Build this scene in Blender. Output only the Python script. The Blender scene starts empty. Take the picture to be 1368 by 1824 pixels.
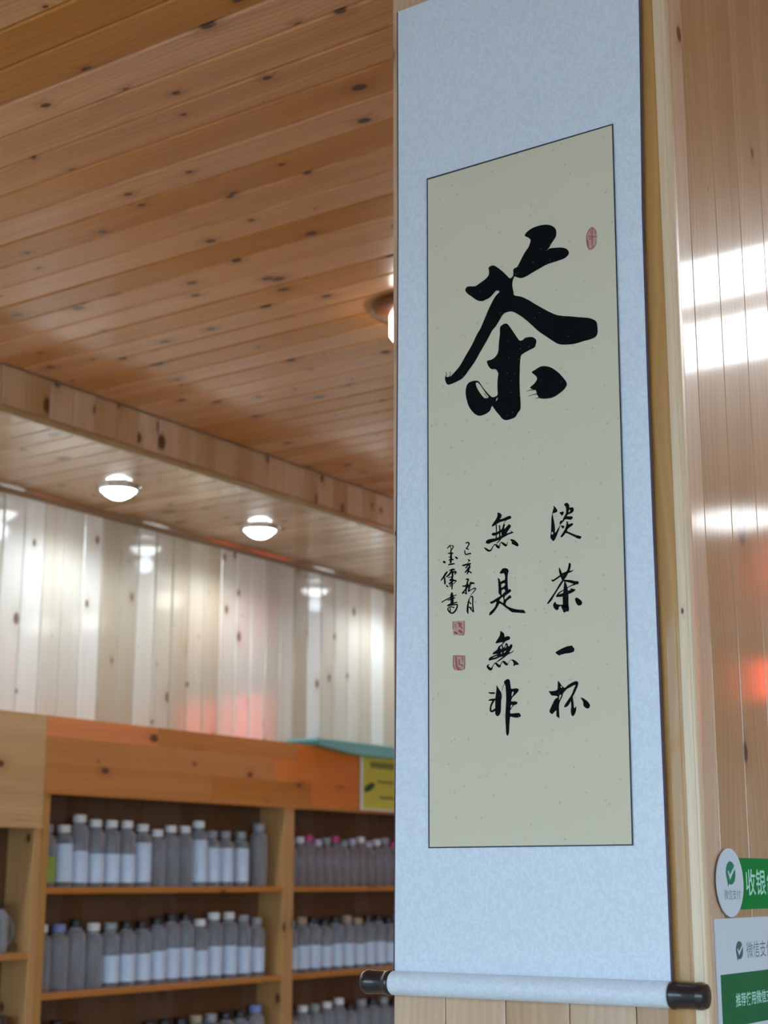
import bpy, bmesh, math, random
from mathutils import Vector, Matrix
from mathutils.geometry import tessellate_polygon
random.seed(7)
scene = bpy.context.scene
COL = scene.collection

# ------------------------------------------------------------------ camera
FPX, CX, CY = 2800.0, 684.0, 912.0
PITCH = math.atan2(657.0, FPX)
AZ = math.pi - math.atan2(4162.0, math.hypot(FPX, 657.0))
FWD = Vector((math.cos(AZ)*math.cos(PITCH), math.sin(AZ)*math.cos(PITCH), math.sin(PITCH)))
RGT = Vector((math.sin(AZ), -math.cos(AZ), 0.0))
UPV = RGT.cross(FWD)
CAM = Vector((0.0, 0.0, 1.5))
cd = bpy.data.cameras.new('camera')
cam = bpy.data.objects.new('camera', cd); COL.objects.link(cam)
cam.matrix_world = Matrix.Translation(CAM) @ Matrix((RGT, UPV, -FWD)).transposed().to_4x4()
cd.sensor_fit = 'VERTICAL'; cd.sensor_height = 36.0; cd.lens = FPX*36.0/1824.0
cd.clip_start = 0.02
cd.dof.use_dof = True; cd.dof.focus_distance = 2.36
cd.dof.aperture_fstop = cd.lens/9.5
scene.camera = cam

def on(x, y, axis, val):
    """point of the plane (axis = val) seen at a photograph pixel"""
    d = FWD*FPX + RGT*(x-CX) - UPV*(y-CY)
    return CAM + d*((val-CAM[axis])/d[axis])

# ------------------------------------------------------------------ world, exposure
w = bpy.data.worlds.new('overcast_sky'); scene.world = w; w.use_nodes = True
bg = w.node_tree.nodes['Background']
bg.inputs[0].default_value = (0.52, 0.78, 1.0, 1); bg.inputs[1].default_value = 6.4
vs = scene.view_settings
vs.view_transform = 'Standard'; vs.look = 'None'; vs.exposure = 0.0; vs.gamma = 1.0
vs.use_curve_mapping = False
scene.cycles.max_bounces = 7; scene.cycles.diffuse_bounces = 4; scene.cycles.glossy_bounces = 4
DOWN_W = 12.5       # power of each recessed spot lamp
PANEL_E = 9.0       # ceiling light panels
SHADE_E = 9.0       # frosted shades of the round lamps

# ------------------------------------------------------------------ materials
def new_mat(name):
    m = bpy.data.materials.new(name); m.use_nodes = True
    nt = m.node_tree; b = nt.nodes['Principled BSDF']
    return m, nt, b
def plain(name, col, rough=0.5, coat=0.0, metal=0.0, spec=0.5, noise=0.0, nscale=30):
    m, nt, b = new_mat(name)
    b.inputs['Base Color'].default_value = (*col, 1); b.inputs['Roughness'].default_value = rough
    b.inputs['Coat Weight'].default_value = coat; b.inputs['Coat Roughness'].default_value = 0.06
    b.inputs['Metallic'].default_value = metal; b.inputs['Specular IOR Level'].default_value = spec
    if noise:
        tc = nt.nodes.new('ShaderNodeTexCoord'); n = nt.nodes.new('ShaderNodeTexNoise')
        n.inputs['Scale'].default_value = nscale; n.inputs['Detail'].default_value = 3
        nt.links.new(tc.outputs['Object'], n.inputs['Vector'])
        mr = nt.nodes.new('ShaderNodeMapRange'); mr.inputs['To Min'].default_value = 1-noise; mr.inputs['To Max'].default_value = 1+noise
        nt.links.new(n.outputs['Fac'], mr.inputs['Value'])
        vm = nt.nodes.new('ShaderNodeVectorMath'); vm.operation = 'SCALE'; vm.inputs[0].default_value = col
        nt.links.new(mr.outputs[0], vm.inputs['Scale']); nt.links.new(vm.outputs[0], b.inputs['Base Color'])
    return m
def emis(name, col, s):
    m, nt, b = new_mat(name)
    b.inputs['Base Color'].default_value = (0.8, 0.8, 0.8, 1)
    b.inputs['Emission Color'].default_value = (*col, 1); b.inputs['Emission Strength'].default_value = s
    return m

def wood(name, light, dark, knot=(0.10, 0.035, 0.012), coat=0.9, crough=0.06, rough=0.42, var=0.22, knots=1.0, axis=0, ks=1.0, sv=0.5):
    """varnished pine: grain along a local axis, own offset and tint for each board"""
    m, nt, b = new_mat(name); N = nt.nodes; L = nt.links
    def node(t, **k):
        n = N.new(t)
        for a, v in k.items(): setattr(n, a, v)
        return n
    def math_(op, a, bb=None, cl=False):
        n = node('ShaderNodeMath', operation=op, use_clamp=cl)
        for i, v in enumerate((a, bb)):
            if v is None: continue
            if isinstance(v, (int, float)): n.inputs[i].default_value = v
            else: L.new(v, n.inputs[i])
        return n.outputs[0]
    tc = node('ShaderNodeTexCoord'); oi = node('ShaderNodeObjectInfo')
    off = node('ShaderNodeVectorMath', operation='SCALE'); off.inputs[0].default_value = (37.0, 91.0, 53.0)
    L.new(oi.outputs['Random'], off.inputs['Scale'])
    vec = node('ShaderNodeVectorMath', operation='ADD')
    L.new(tc.outputs['Object'], vec.inputs[0]); L.new(off.outputs[0], vec.inputs[1])
    sx = node('ShaderNodeSeparateXYZ'); L.new(vec.outputs[0], sx.inputs[0])
    lon = sx.outputs[axis]; o1 = sx.outputs[(axis+1) % 3]; o2 = sx.outputs[(axis+2) % 3]
    cross = math_('ADD', o1, math_('MULTIPLY', o2, 0.73)) if axis == 0 else math_('ADD', o1, o2)
    # knots
    kv = node('ShaderNodeCombineXYZ'); L.new(math_('MULTIPLY', lon, 3.4*ks), kv.inputs[0]); L.new(math_('MULTIPLY', cross, 5.6*ks), kv.inputs[1])
    vo = node('ShaderNodeTexVoronoi', voronoi_dimensions='2D'); vo.inputs['Scale'].default_value = 1.0
    L.new(kv.outputs[0], vo.inputs['Vector'])
    cr = node('ShaderNodeSeparateColor'); L.new(vo.outputs['Color'], cr.inputs[0])
    rad = math_('MULTIPLY', math_('SUBTRACT', cr.outputs[0], 0.22, True), 0.165*knots)
    kd = math_('DIVIDE', vo.outputs['Distance'], math_('ADD', rad, 0.0005))
    core = node('ShaderNodeMapRange', interpolation_type='SMOOTHSTEP')
    core.inputs['From Min'].default_value = 1.15; core.inputs['From Max'].default_value = 0.55
    L.new(kd, core.inputs['Value'])
    halo = node('ShaderNodeMapRange', interpolation_type='SMOOTHSTEP')
    halo.inputs['From Min'].default_value = 3.4; halo.inputs['From Max'].default_value = 0.8
    L.new(kd, halo.inputs['Value'])
    # waviness of the grain, stronger round the knots
    wv = node('ShaderNodeCombineXYZ'); L.new(math_('MULTIPLY', lon, 2.2), wv.inputs[0]); L.new(math_('MULTIPLY', cross, 7.0), wv.inputs[1])
    wn = node('ShaderNodeTexNoise', noise_dimensions='2D'); wn.inputs['Scale'].default_value = 1.0; wn.inputs['Detail'].default_value = 1.0
    L.new(wv.outputs[0], wn.inputs['Vector'])
    cw = math_('ADD', math_('ADD', cross, math_('MULTIPLY', wn.outputs['Fac'], 0.055)), math_('MULTIPLY', halo.outputs[0], 0.012))
    rings = math_('SINE', math_('MULTIPLY', cw, 430.0))
    gv = node('ShaderNodeCombineXYZ'); L.new(math_('MULTIPLY', lon, 1.3), gv.inputs[0]); L.new(math_('MULTIPLY', cw, 120.0), gv.inputs[1])
    gn = node('ShaderNodeTexNoise', noise_dimensions='2D'); gn.inputs['Scale'].default_value = 1.0; gn.inputs['Detail'].default_value = 4.0
    L.new(gv.outputs[0], gn.inputs['Vector'])
    bv = node('ShaderNodeCombineXYZ'); L.new(math_('MULTIPLY', lon, 0.5), bv.inputs[0]); L.new(math_('MULTIPLY', cross, 16.0), bv.inputs[1])
    bn = node('ShaderNodeTexNoise', noise_dimensions='2D'); bn.inputs['Scale'].default_value = 1.0; bn.inputs['Detail'].default_value = 2.0
    L.new(bv.outputs[0], bn.inputs['Vector'])
    f = math_('ADD', math_('MULTIPLY', rings, 0.10), math_('MULTIPLY', gn.outputs['Fac'], 0.55))
    f = math_('ADD', f, math_('MULTIPLY', bn.outputs['Fac'], 0.75))
    f = math_('ADD', math_('SUBTRACT', f, 0.36), math_('MULTIPLY', halo.outputs[0], 0.38), True)
    mx = node('ShaderNodeMix', data_type='RGBA'); L.new(f, mx.inputs['Factor'])
    mx.inputs['A'].default_value = (*light, 1); mx.inputs['B'].default_value = (*dark, 1)
    # board tint
    rr = math_('FRACT', math_('MULTIPLY', oi.outputs['Random'], 17.31))
    tint = node('ShaderNodeMapRange'); tint.inputs['To Min'].default_value = 1-var; tint.inputs['To Max'].default_value = 1+var*0.55
    L.new(rr, tint.inputs['Value'])
    hs = node('ShaderNodeHueSaturation'); L.new(mx.outputs['Result'], hs.inputs['Color']); L.new(tint.outputs[0], hs.inputs['Value'])
    sat = node('ShaderNodeMapRange'); sat.inputs['To Min'].default_value = 1.0+var*sv; sat.inputs['To Max'].default_value = 1.0-var*(0.5+sv*0.6)
    L.new(rr, sat.inputs['Value']); L.new(sat.outputs[0], hs.inputs['Saturation'])
    mk = node('ShaderNodeMix', data_type='RGBA'); L.new(core.outputs[0], mk.inputs['Factor'])
    L.new(hs.outputs[0], mk.inputs['A']); mk.inputs['B'].default_value = (*knot, 1)
    L.new(mk.outputs['Result'], b.inputs['Base Color'])
    b.inputs['Roughness'].default_value = rough
    b.inputs['Coat Weight'].default_value = coat; b.inputs['Coat Roughness'].default_value = crough
    bp = node('ShaderNodeBump'); bp.inputs['Strength'].default_value = 0.06; bp.inputs['Distance'].default_value = 0.002
    L.new(bn.outputs['Fac'], bp.inputs['Height'])
    L.new(bp.outputs[0], b.inputs['Normal']); L.new(bp.outputs[0], b.inputs['Coat Normal'])
    return m

PINE = wood('varnished_pine', (0.68, 0.41, 0.23), (0.46, 0.243, 0.115), crough=0.09, knots=1.15, ks=1.15)
PINE_WALL = wood('pale_pine', (0.71, 0.635, 0.53), (0.57, 0.455, 0.33), knot=(0.20, 0.12, 0.08), knots=0.8, ks=1.15, var=0.3, sv=1.7, crough=0.09)
PINE_CEIL = wood('amber_pine', (0.80, 0.345, 0.095), (0.47, 0.165, 0.036), coat=0.7, crough=0.16, knots=0.95, ks=1.35)
PINE_SOF = wood('honey_pine', (0.74, 0.45, 0.235), (0.50, 0.27, 0.12))
PINE_TRIM = wood('trim_pine', (0.56, 0.37, 0.18), (0.36, 0.20, 0.075), knots=0.35)
SHELF = wood('amber_shelf_board', (0.53, 0.20, 0.036), (0.36, 0.115, 0.018), coat=0.08, crough=0.2, var=0.06, knots=0.8, axis=1)
SHELF_R = wood('russet_and_red_glow_board', (0.76, 0.225, 0.04), (0.55, 0.135, 0.021), coat=0.08, crough=0.2, var=0.12, knots=0.8, axis=1)  # russet top board; on the right-end boards the colour stands in for red light
SHELF_V = wood('amber_upright_board', (0.52, 0.26, 0.066), (0.34, 0.15, 0.03), coat=0.12, crough=0.2, var=0.15, knots=0.8, axis=2)
SHELF_L = wood('pale_header_board', (0.60, 0.36, 0.155), (0.41, 0.21, 0.075), coat=0.12, crough=0.2, var=0.12, knots=0.9, axis=1)
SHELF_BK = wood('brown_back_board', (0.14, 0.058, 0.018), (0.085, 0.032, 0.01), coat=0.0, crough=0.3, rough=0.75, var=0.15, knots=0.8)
DARKTRIM = wood('brown_moulding', (0.34, 0.19, 0.09), (0.22, 0.11, 0.05), knots=0.0, axis=1)
FLOORM = plain('floor_tile', (0.55, 0.46, 0.36), 0.3, noise=0.15, nscale=4)
PLASTER = plain('cream_plaster', (0.72, 0.68, 0.60), 0.7, noise=0.05, nscale=3)
FRAME_AL = plain('white_aluminium', (0.75, 0.76, 0.78), 0.35)
CHROME = plain('chrome', (0.8, 0.8, 0.82), 0.12, metal=1.0)
BLACKK = plain('black_lacquer', (0.012, 0.012, 0.014), 0.3, coat=0.5, noise=0.2)
INK = None; PAPER = None

def silk():
    m, nt, b = new_mat('pale_brocade'); N = nt.nodes; L = nt.links
    tc = N.new('ShaderNodeTexCoord'); mp = N.new('ShaderNodeMapping'); L.new(tc.outputs['Object'], mp.inputs[0])
    mp.inputs['Scale'].default_value = (1, 1, 0.8)
    n = N.new('ShaderNodeTexNoise'); n.inputs['Scale'].default_value = 85; n.inputs['Detail'].default_value = 1.0; n.inputs['Distortion'].default_value = 2.2
    L.new(mp.outputs[0], n.inputs['Vector'])
    cr = N.new('ShaderNodeValToRGB'); L.new(n.outputs['Fac'], cr.inputs[0])
    e = cr.color_ramp.elements
    e[0].position = 0.43; e[0].color = (0.69, 0.755, 0.85, 1); e[1].position = 0.56; e[1].color = (0.745, 0.81, 0.895, 1)
    L.new(cr.outputs[0], b.inputs['Base Color'])
    b.inputs['Roughness'].default_value = 0.42; b.inputs['Sheen Weight'].default_value = 0.15
    bp = N.new('ShaderNodeBump'); bp.inputs['Strength'].default_value = 0.12; bp.inputs['Distance'].default_value = 0.0006
    L.new(n.outputs['Fac'], bp.inputs['Height']); L.new(bp.outputs[0], b.inputs['Normal'])
    return m
def flecked(name, base, fleck, scale, thr, rough=0.75, amount=1.0, spec=0.25):
    m, nt, b = new_mat(name); N = nt.nodes; L = nt.links
    tc = N.new('ShaderNodeTexCoord'); v = N.new('ShaderNodeTexVoronoi'); v.inputs['Scale'].default_value = scale
    L.new(tc.outputs['Object'], v.inputs['Vector'])
    mr = N.new('ShaderNodeMapRange'); mr.interpolation_type = 'SMOOTHSTEP'
    mr.inputs['From Min'].default_value = thr; mr.inputs['From Max'].default_value = thr*0.3; mr.inputs['To Max'].default_value = amount
    L.new(v.outputs['Distance'], mr.inputs['Value'])
    sc = N.new('ShaderNodeSeparateColor'); L.new(v.outputs['Color'], sc.inputs[0])
    mu = N.new('ShaderNodeMath'); mu.operation = 'MULTIPLY'; L.new(mr.outputs[0], mu.inputs[0]); L.new(sc.outputs[1], mu.inputs[1])
    mx = N.new('ShaderNodeMix'); mx.data_type = 'RGBA'; L.new(mu.outputs[0], mx.inputs['Factor'])
    mx.inputs['A'].default_value = (*base, 1); mx.inputs['B'].default_value = (*fleck, 1)
    L.new(mx.outputs['Result'], b.inputs['Base Color']); b.inputs['Roughness'].default_value = rough
    b.inputs['Specular IOR Level'].default_value = spec
    return m
SILK = silk()
PAPER = flecked('flecked_rice_paper', (0.705, 0.635, 0.48), (0.42, 0.34, 0.22), 62, 0.16, amount=0.5)
INK = flecked('black_ink', (0.006, 0.007, 0.008), (0.12, 0.12, 0.12), 95, 0.14, rough=0.7, amount=0.7, spec=0.04)
BORDER = plain('navy_border', (0.028, 0.04, 0.06), 0.7)
BACKING = plain('plum_backing', (0.10, 0.055, 0.085), 0.8)
SEAL_L = plain('faded_seal_red', (0.54, 0.32, 0.27), 0.8, noise=0.22, nscale=260)
SEAL_D = plain('seal_red', (0.40, 0.12, 0.12), 0.8, noise=0.3, nscale=300)

# ------------------------------------------------------------------ helpers
def tag(o, label=None, cat=None, group=None, kind=None):
    if label: o['label'] = label
    if cat: o['category'] = cat
    if group: o['group'] = group
    if kind: o['kind'] = kind
    return o
def link(name, me, mat=None, parent=None, smooth=False, mw=None):
    o = bpy.data.objects.new(name, me); COL.objects.link(o)
    if me is not None and mat is not None and not me.materials: me.materials.append(mat)
    if smooth and me is not None:
        for p in me.polygons: p.use_smooth = True
    if parent is not None:
        o.parent = parent
        o.matrix_parent_inverse = Matrix.Identity(4)
    if mw is not None: o.matrix_local = mw
    return o
def empty(name, loc=(0, 0, 0), rz=0.0):
    o = bpy.data.objects.new(name, None); COL.objects.link(o); o.location = loc; o.rotation_euler = (0, 0, rz)
    o.empty_display_size = 0.1
    return o
def mesh_of(bm, name='mesh'):
    bmesh.ops.recalc_face_normals(bm, faces=bm.faces[:])
    me = bpy.data.meshes.new(name); bm.to_mesh(me); bm.free(); return me
def add_box(bm, a, b, bev=0.0):
    vs_ = bmesh.ops.create_cube(bm, size=1.0)['verts']
    for v in vs_:
        v.co = Vector([a[i] + (v.co[i]+0.5)*(b[i]-a[i]) for i in range(3)])
    if bev:
        ed = list({e for v in vs_ for e in v.link_edges})
        bmesh.ops.bevel(bm, geom=ed, offset=bev, segments=2, profile=0.6, affect='EDGES')
def box(name, a, b, mat, parent=None, bev=0.0):
    """box in the parent's space with its origin at the bottom centre"""
    c = Vector(((a[0]+b[0])/2, (a[1]+b[1])/2, min(a[2], b[2])))
    bm = bmesh.new(); add_box(bm, Vector(a)-c, Vector(b)-c, bev)
    return link(name, mesh_of(bm, name), mat, parent, mw=Matrix.Translation(c))
def lathe(prof, seg=20, closed_ends=True):
    bm = bmesh.new(); rings = []
    for r, z in prof:
        if r < 1e-6: rings.append([bm.verts.new((0, 0, z))])
        else: rings.append([bm.verts.new((r*math.cos(2*math.pi*i/seg), r*math.sin(2*math.pi*i/seg), z)) for i in range(seg)])
    for A, B in zip(rings, rings[1:]):
        for i in range(seg):
            j = (i+1) % seg
            if len(A) == 1 and len(B) == 1: continue
            if len(A) == 1: bm.faces.new((A[0], B[i], B[j]))
            elif len(B) == 1: bm.faces.new((A[i], A[j], B[0]))
            else: bm.faces.new((A[i], A[j], B[j], B[i]))
    return bm
def smooth_sharp(me, ang=40):
    for p in me.polygons: p.use_smooth = True
    try: me.set_sharp_from_angle(angle=math.radians(ang))
    except Exception: pass
    return me
def struct(o): o['kind'] = 'structure'; return o

_pl = {}
def plank_mesh(L, W=0.1025, T=0.014, C=0.0056):
    """tongue-and-groove board: x along, y across, visible face +z, chamfered long edges"""
    k = (round(L, 3), round(W, 4), C)
    if k in _pl: return _pl[k]
    h = W/2; prof = [(-h, -T), (h, -T), (h, -C), (h-C*0.25, -C*0.55), (h-C, 0), (-h+C, 0), (-h+C*0.25, -C*0.55), (-h, -C)]
    bm = bmesh.new()
    A = [bm.verts.new((-L/2, y, z)) for y, z in prof]; B = [bm.verts.new((L/2, y, z)) for y, z in prof]
    n = len(prof)
    for i in range(n): bm.faces.new((A[i], A[(i+1) % n], B[(i+1) % n], B[i]))
    bm.faces.new(A); bm.faces.new(B)
    me = mesh_of(bm, 'plank'); _pl[k] = me; return me
def plank(parent, centre, along, normal, L, mat, W=0.1025, T=0.014, name='plank', C=0.0056):
    me = plank_mesh(L, W, T, C)
    key = (me.name, mat.name)
    if key not in _pl:
        m2 = me.copy() if me.materials else me
        if not m2.materials: m2.materials.append(mat)
        elif m2.materials[0] != mat: m2.materials[0] = mat
        _pl[key] = m2
    a = Vector(along); n = Vector(normal); c = n.cross(a)
    M = Matrix((a, c, n)).transposed().to_4x4(); M.translation = Vector(centre)
    return link(name, _pl[key], None, parent, mw=M)

# ------------------------------------------------------------------ the room
H = 3.10; XW = -4.425; XF = -3.70; ZS = 2.946
YB = 9.6; YFr = -3.0; XRm = 5.0
P = 0.104
pave = struct(box('ground_pavement', (-16, -22, -0.32), (24, 22, -0.13), plain('grey_paving', (0.26, 0.25, 0.24), 0.8, noise=0.15, nscale=2)))
floor = struct(box('floor', (XW-0.2, YFr-0.2, -0.12), (XRm+0.2, YB+0.2, 0.0), FLOORM))
ceil = struct(box('ceiling', (XW-0.2, YFr-0.2, H+0.015), (XRm+0.2, YB+0.2, H+0.15), PINE_CEIL))
y = 1.84 - P*24 + P/2
while y < YB-0.1:
    plank(ceil, Vector(((XF+XRm)/2, y, H)) - ceil.location, (1, 0, 0), (0, 0, -1), XRm-XF-0.02, PINE_CEIL)
    y += P
wl = struct(box('wall_left', (XW-0.16, YFr, 0.0), (XW-0.015, YB, H), PINE_WALL))
y = 4.218 - P*22 + P/2
while y < YB-0.1:
    plank(wl, Vector((XW, y, 1.475)) - wl.location, (0, 0, 1), (1, 0, 0), 2.94, PINE_WALL)
    y += P
wb = struct(box('wall_back', (XW, YB, 0.0), (XRm, YB+0.15, H), PINE_WALL))
# front wall with three shop windows
bm = bmesh.new()
WX = [(-3.9, -1.2), (-0.9, 1.9), (2.2, 4.7)]; WZ = (0.45, 2.75)
add_box(bm, (XW, YFr-0.15, 0), (XRm, YFr, WZ[0])); add_box(bm, (XW, YFr-0.15, WZ[1]), (XRm, YFr, H))
xs_ = [XW] + [v for p in WX for v in p] + [XRm]
for i in range(0, len(xs_), 2): add_box(bm, (xs_[i], YFr-0.15, WZ[0]), (xs_[i+1], YFr, WZ[1]))
struct(link('wall_front', mesh_of(bm), PLASTER))
PANE, nt, b = new_mat('window_glass')
tr = nt.nodes.new('ShaderNodeBsdfTransparent'); gl = nt.nodes.new('ShaderNodeBsdfGlossy'); gl.inputs['Roughness'].default_value = 0.02
mxs = nt.nodes.new('ShaderNodeMixShader'); mxs.inputs[0].default_value = 0.08
nt.links.new(tr.outputs[0], mxs.inputs[1]); nt.links.new(gl.outputs[0], mxs.inputs[2]); nt.links.new(mxs.outputs[0], nt.nodes['Material Output'].inputs[0])
bm = bmesh.new()
WY_FILL = [(-2.5, 0.4), (0.7, 3.6)]  # unseen side windows, added to brighten the pillar's right face and the bottles
add_box(bm, (XRm, YFr, 0), (XRm+0.15, YB, WZ[0])); add_box(bm, (XRm, YFr, WZ[1]), (XRm+0.15, YB, H))
ys_ = [YFr] + [v for p in WY_FILL for v in p] + [YB]
for i in range(0, len(ys_), 2): add_box(bm, (XRm, ys_[i], WZ[0]), (XRm+0.15, ys_[i+1], WZ[1]))
struct(link('wall_right', mesh_of(bm), PLASTER))
def shop_window(n, loc, rz, wd):
    wn = empty('window_%d' % n, loc, rz); struct(wn)
    hw = wd/2; hh = WZ[1]-WZ[0]
    bm = bmesh.new()
    for q in ((-hw, -hw+0.05), (-0.025, 0.025), (hw-0.05, hw)): add_box(bm, (q[0], -0.03, 0), (q[1], 0.03, hh))
    for q in ((0, 0.05), (hh*0.72, hh*0.72+0.05), (hh-0.05, hh)): add_box(bm, (-hw, -0.03, q[0]), (hw, 0.03, q[1]))
    link('window_frame', mesh_of(bm), FRAME_AL, wn)
    for s in (-1, 1):
        x0, x1 = (-hw+0.05, -0.025) if s < 0 else (0.025, hw-0.05)
        box('pane', (x0, -0.004, 0.05), (x1, 0.004, hh-0.05), PANE, wn)
for i, (a, c) in enumerate(WX): shop_window(i+1, ((a+c)/2, YFr-0.08, WZ[0]), 0.0, c-a)
for i, (a, c) in enumerate(WY_FILL): shop_window(i+4, (XRm+0.08, (a+c)/2, WZ[0]), math.pi/2, c-a)  # added right-wall windows for fill light

# dropped soffit along the left wall
sf = struct(box('trim_1', (XW-0.01, YFr, ZS+0.015), (XF-0.015, YB, H+0.01), PINE_WALL))
y = 3.227 - P*30 + P/2
while y < YB-0.1:
    plank(sf, Vector(((XW+XF)/2, y+0.03, ZS)) - sf.location, (1, 0, 0), (0, 0, -1), XF-XW-0.01, PINE_SOF)
    plank(sf, Vector((XF, y, (ZS+H)/2)) - sf.location, (0, 0, 1), (1, 0, 0), H-ZS-0.004, PINE_SOF)
    y += P
def moulding(name, prof, y0, y1, mat):
    """profile in x,z extruded along y"""
    bm = bmesh.new(); A = [bm.verts.new((x, y0, z)) for x, z in prof]; B = [bm.verts.new((x, y1, z)) for x, z in prof]
    n = len(prof)
    for i in range(n): bm.faces.new((A[i], A[(i+1) % n], B[(i+1) % n], B[i]))
    bm.faces.new(A); bm.faces.new(B)
    return struct(link(name, smooth_sharp(mesh_of(bm), 35), mat))
q = [(XF-0.014, ZS-0.004)] + [(XF+0.001+0.012*math.sin(t), ZS-0.004+0.0+0.026*(1-math.cos(t))*0.5) for t in [math.pi*i/8 for i in range(9)]] + [(XF-0.014, ZS+0.022)]
moulding('trim_2', q, YFr+0.02, YB-0.02, PINE_TRIM)
q = [(XW, ZS), (XW, ZS-0.028)] + [(XW+0.006+0.016*math.sin(t), ZS-0.028+0.028*(1-math.cos(t))) for t in [math.pi/2*i/5 for i in range(6)]]
moulding('trim_3', q, YFr+0.02, YB-0.02, DARKTRIM)

# ------------------------------------------------------------------ pillar
YP = 2.0125; KP = YP/2.03; XPR = -0.886*KP; XPL = -1.385*KP; YPB = 2.56*KP
pil = struct(box('wall_pillar', (XPL+0.014, YP+0.014, 0.0), (XPR-0.014, YPB-0.014, H), PINE))
pl0 = pil.location
ed = [v*KP for v in (-1.385, -1.294, -1.192, -1.089, -0.987, -0.888)]
for a, c in zip(ed, ed[1:]):
    plank(pil, Vector(((a+c)/2, YP, H/2)) - pl0, (0, 0, 1), (0, -1, 0), H-0.004, PINE, W=c-a-0.0012, C=0.0011)
    plank(pil, Vector(((a+c)/2, YPB, H/2)) - pl0, (0, 0, 1), (0, 1, 0), H-0.004, PINE, W=c-a-0.0012, C=0.0011)
ed = [YP+0.002] + [v*KP for v in (2.106, 2.209, 2.312, 2.415, 2.518)] + [YPB-0.001]
for a, c in zip(ed, ed[1:]):
    plank(pil, Vector((XPR, (a+c)/2, H/2)) - pl0, (0, 0, 1), (1, 0, 0), H-0.004, PINE, W=c-a-0.0012, C=0.0011)
    plank(pil, Vector((XPL, (a+c)/2, H/2)) - pl0, (0, 0, 1), (-1, 0, 0), H-0.004, PINE, W=c-a-0.0012, C=0.0011)
# rounded corner bead on the right front edge
t0 = 0.0035
def upright_trim(name, pr, mat):
    bm = bmesh.new(); A = [bm.verts.new((x, y_, 0.0)) for x, y_ in pr]; B = [bm.verts.new((x, y_, H-0.002)) for x, y_ in pr]
    for i in range(len(pr)): bm.faces.new((A[i], A[(i+1) % len(pr)], B[(i+1) % len(pr)], B[i]))
    bm.faces.new(A); bm.faces.new(B)
    return struct(link(name, smooth_sharp(mesh_of(bm), 50), mat))
TRIM_V = wood('corner_strip_pine', (0.66, 0.36, 0.14), (0.40, 0.185, 0.06), knots=0.6, axis=2, coat=0.4)
TRIM_P = wood('corner_bead_sapwood', (0.78, 0.56, 0.34), (0.60, 0.38, 0.20), knots=0.2, axis=2, coat=0.6, crough=0.28)
upright_trim('trim_4', [(XPR-0.052, YP), (XPR-0.052, YP-t0*0.6), (XPR-0.050, YP-t0), (XPR-0.0145, YP-t0-0.0005), (XPR-0.0125, YP-t0+0.0005), (XPR-0.0125, YP)], TRIM_V)
pr = [(XPR-0.012, YP), (XPR-0.012, YP-t0-0.0005)]
pr += [(XPR-0.012+0.0155*math.sin(t), YP+0.0115-0.0155*math.cos(t)) for t in [math.pi/2*i/10 for i in range(1, 11)]]
pr += [(XPR+0.0035, YP+0.020), (XPR+0.001, YP+0.024), (XPR, YP+0.024), (XPR, YP)]
upright_trim('trim_5', pr, TRIM_P)

# ------------------------------------------------------------------ lamps
ORD = 'first second third fourth fifth sixth seventh eighth ninth tenth eleventh twelfth thirteenth fourteenth fifteenth sixteenth'.split()
LEDC = (0.74, 0.90, 1.0)
M_LED = emis('led_lens', (0.88, 0.96, 1.0), 18.0); M_PANEL = emis('panel_diffuser', (0.93, 0.97, 1.0), PANEL_E); M_SHADE = emis('frosted_shade', (1.0, 0.95, 0.86), SHADE_E)
ring_me = smooth_sharp(mesh_of(lathe([(0.066, -0.002), (0.069, -0.012), (0.075, -0.015), (0.082, -0.010), (0.085, 0.0), (0.066, 0.0)], 28)))
lens_me = smooth_sharp(mesh_of(lathe([(0.0, -0.046), (0.026, -0.042), (0.048, -0.030), (0.062, -0.014), (0.0665, -0.001), (0.0, -0.0005)], 24)))
ring_me.materials.append(CHROME); lens_me.materials.append(M_LED)
for k in range(9):
    yy = 4.17 + 0.845*(k-4) + (0.40 if k > 5 else 0.0)
    d = empty('downlight', (-4.10, yy, ZS))
    lab = {4: 'glowing recessed soffit downlight above the left bay of bottles', 5: 'glowing recessed soffit downlight above the shelf divider'}.get(k) or ('%s glowing soffit downlight from the bay of bottles, towards the entrance windows' % ORD[3-k] if k < 4 else '%s glowing soffit downlight past the shelf divider, towards the far wall' % ORD[k-6])
    tag(d, lab, 'light', 'recessed downlights in the soffit')
    link('ring', ring_me, None, d); link('lens', lens_me, None, d)
    ld = bpy.data.lights.new('spot_lamp', 'SPOT'); ld.energy = DOWN_W; ld.color = LEDC; ld.spot_size = math.radians(168); ld.spot_blend = 0.6; ld.shadow_soft_size = 0.035
    lo = link('lamp', ld, None, d); lo.location = (0, 0, -0.085)
def light_panel(cx, cy, sx, sy, lab):
    d = empty('light_panel', (cx, cy, H)); tag(d, lab, 'light')
    bm = bmesh.new(); f = 0.018
    for a, c in (((-sx/2, -sy/2), (sx/2, -sy/2+f)), ((-sx/2, sy/2-f), (sx/2, sy/2)), ((-sx/2, -sy/2+f), (-sx/2+f, sy/2-f)), ((sx/2-f, -sy/2+f), (sx/2, sy/2-f))):
        add_box(bm, (a[0], a[1], -0.014), (c[0], c[1], 0.0))
    link('frame', mesh_of(bm), FRAME_AL, d)
    box('diffuser', (-sx/2+f, -sy/2+f, -0.010), (sx/2-f, sy/2-f, -0.001), M_PANEL, d)
light_panel(-0.05, 4.30, 1.4, 0.44, 'broad white ceiling light panel mirrored in the pillar varnish')
light_panel(-0.05, 3.80, 1.4, 0.34, 'narrow white ceiling light panel between pillar and broad panel')
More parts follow.
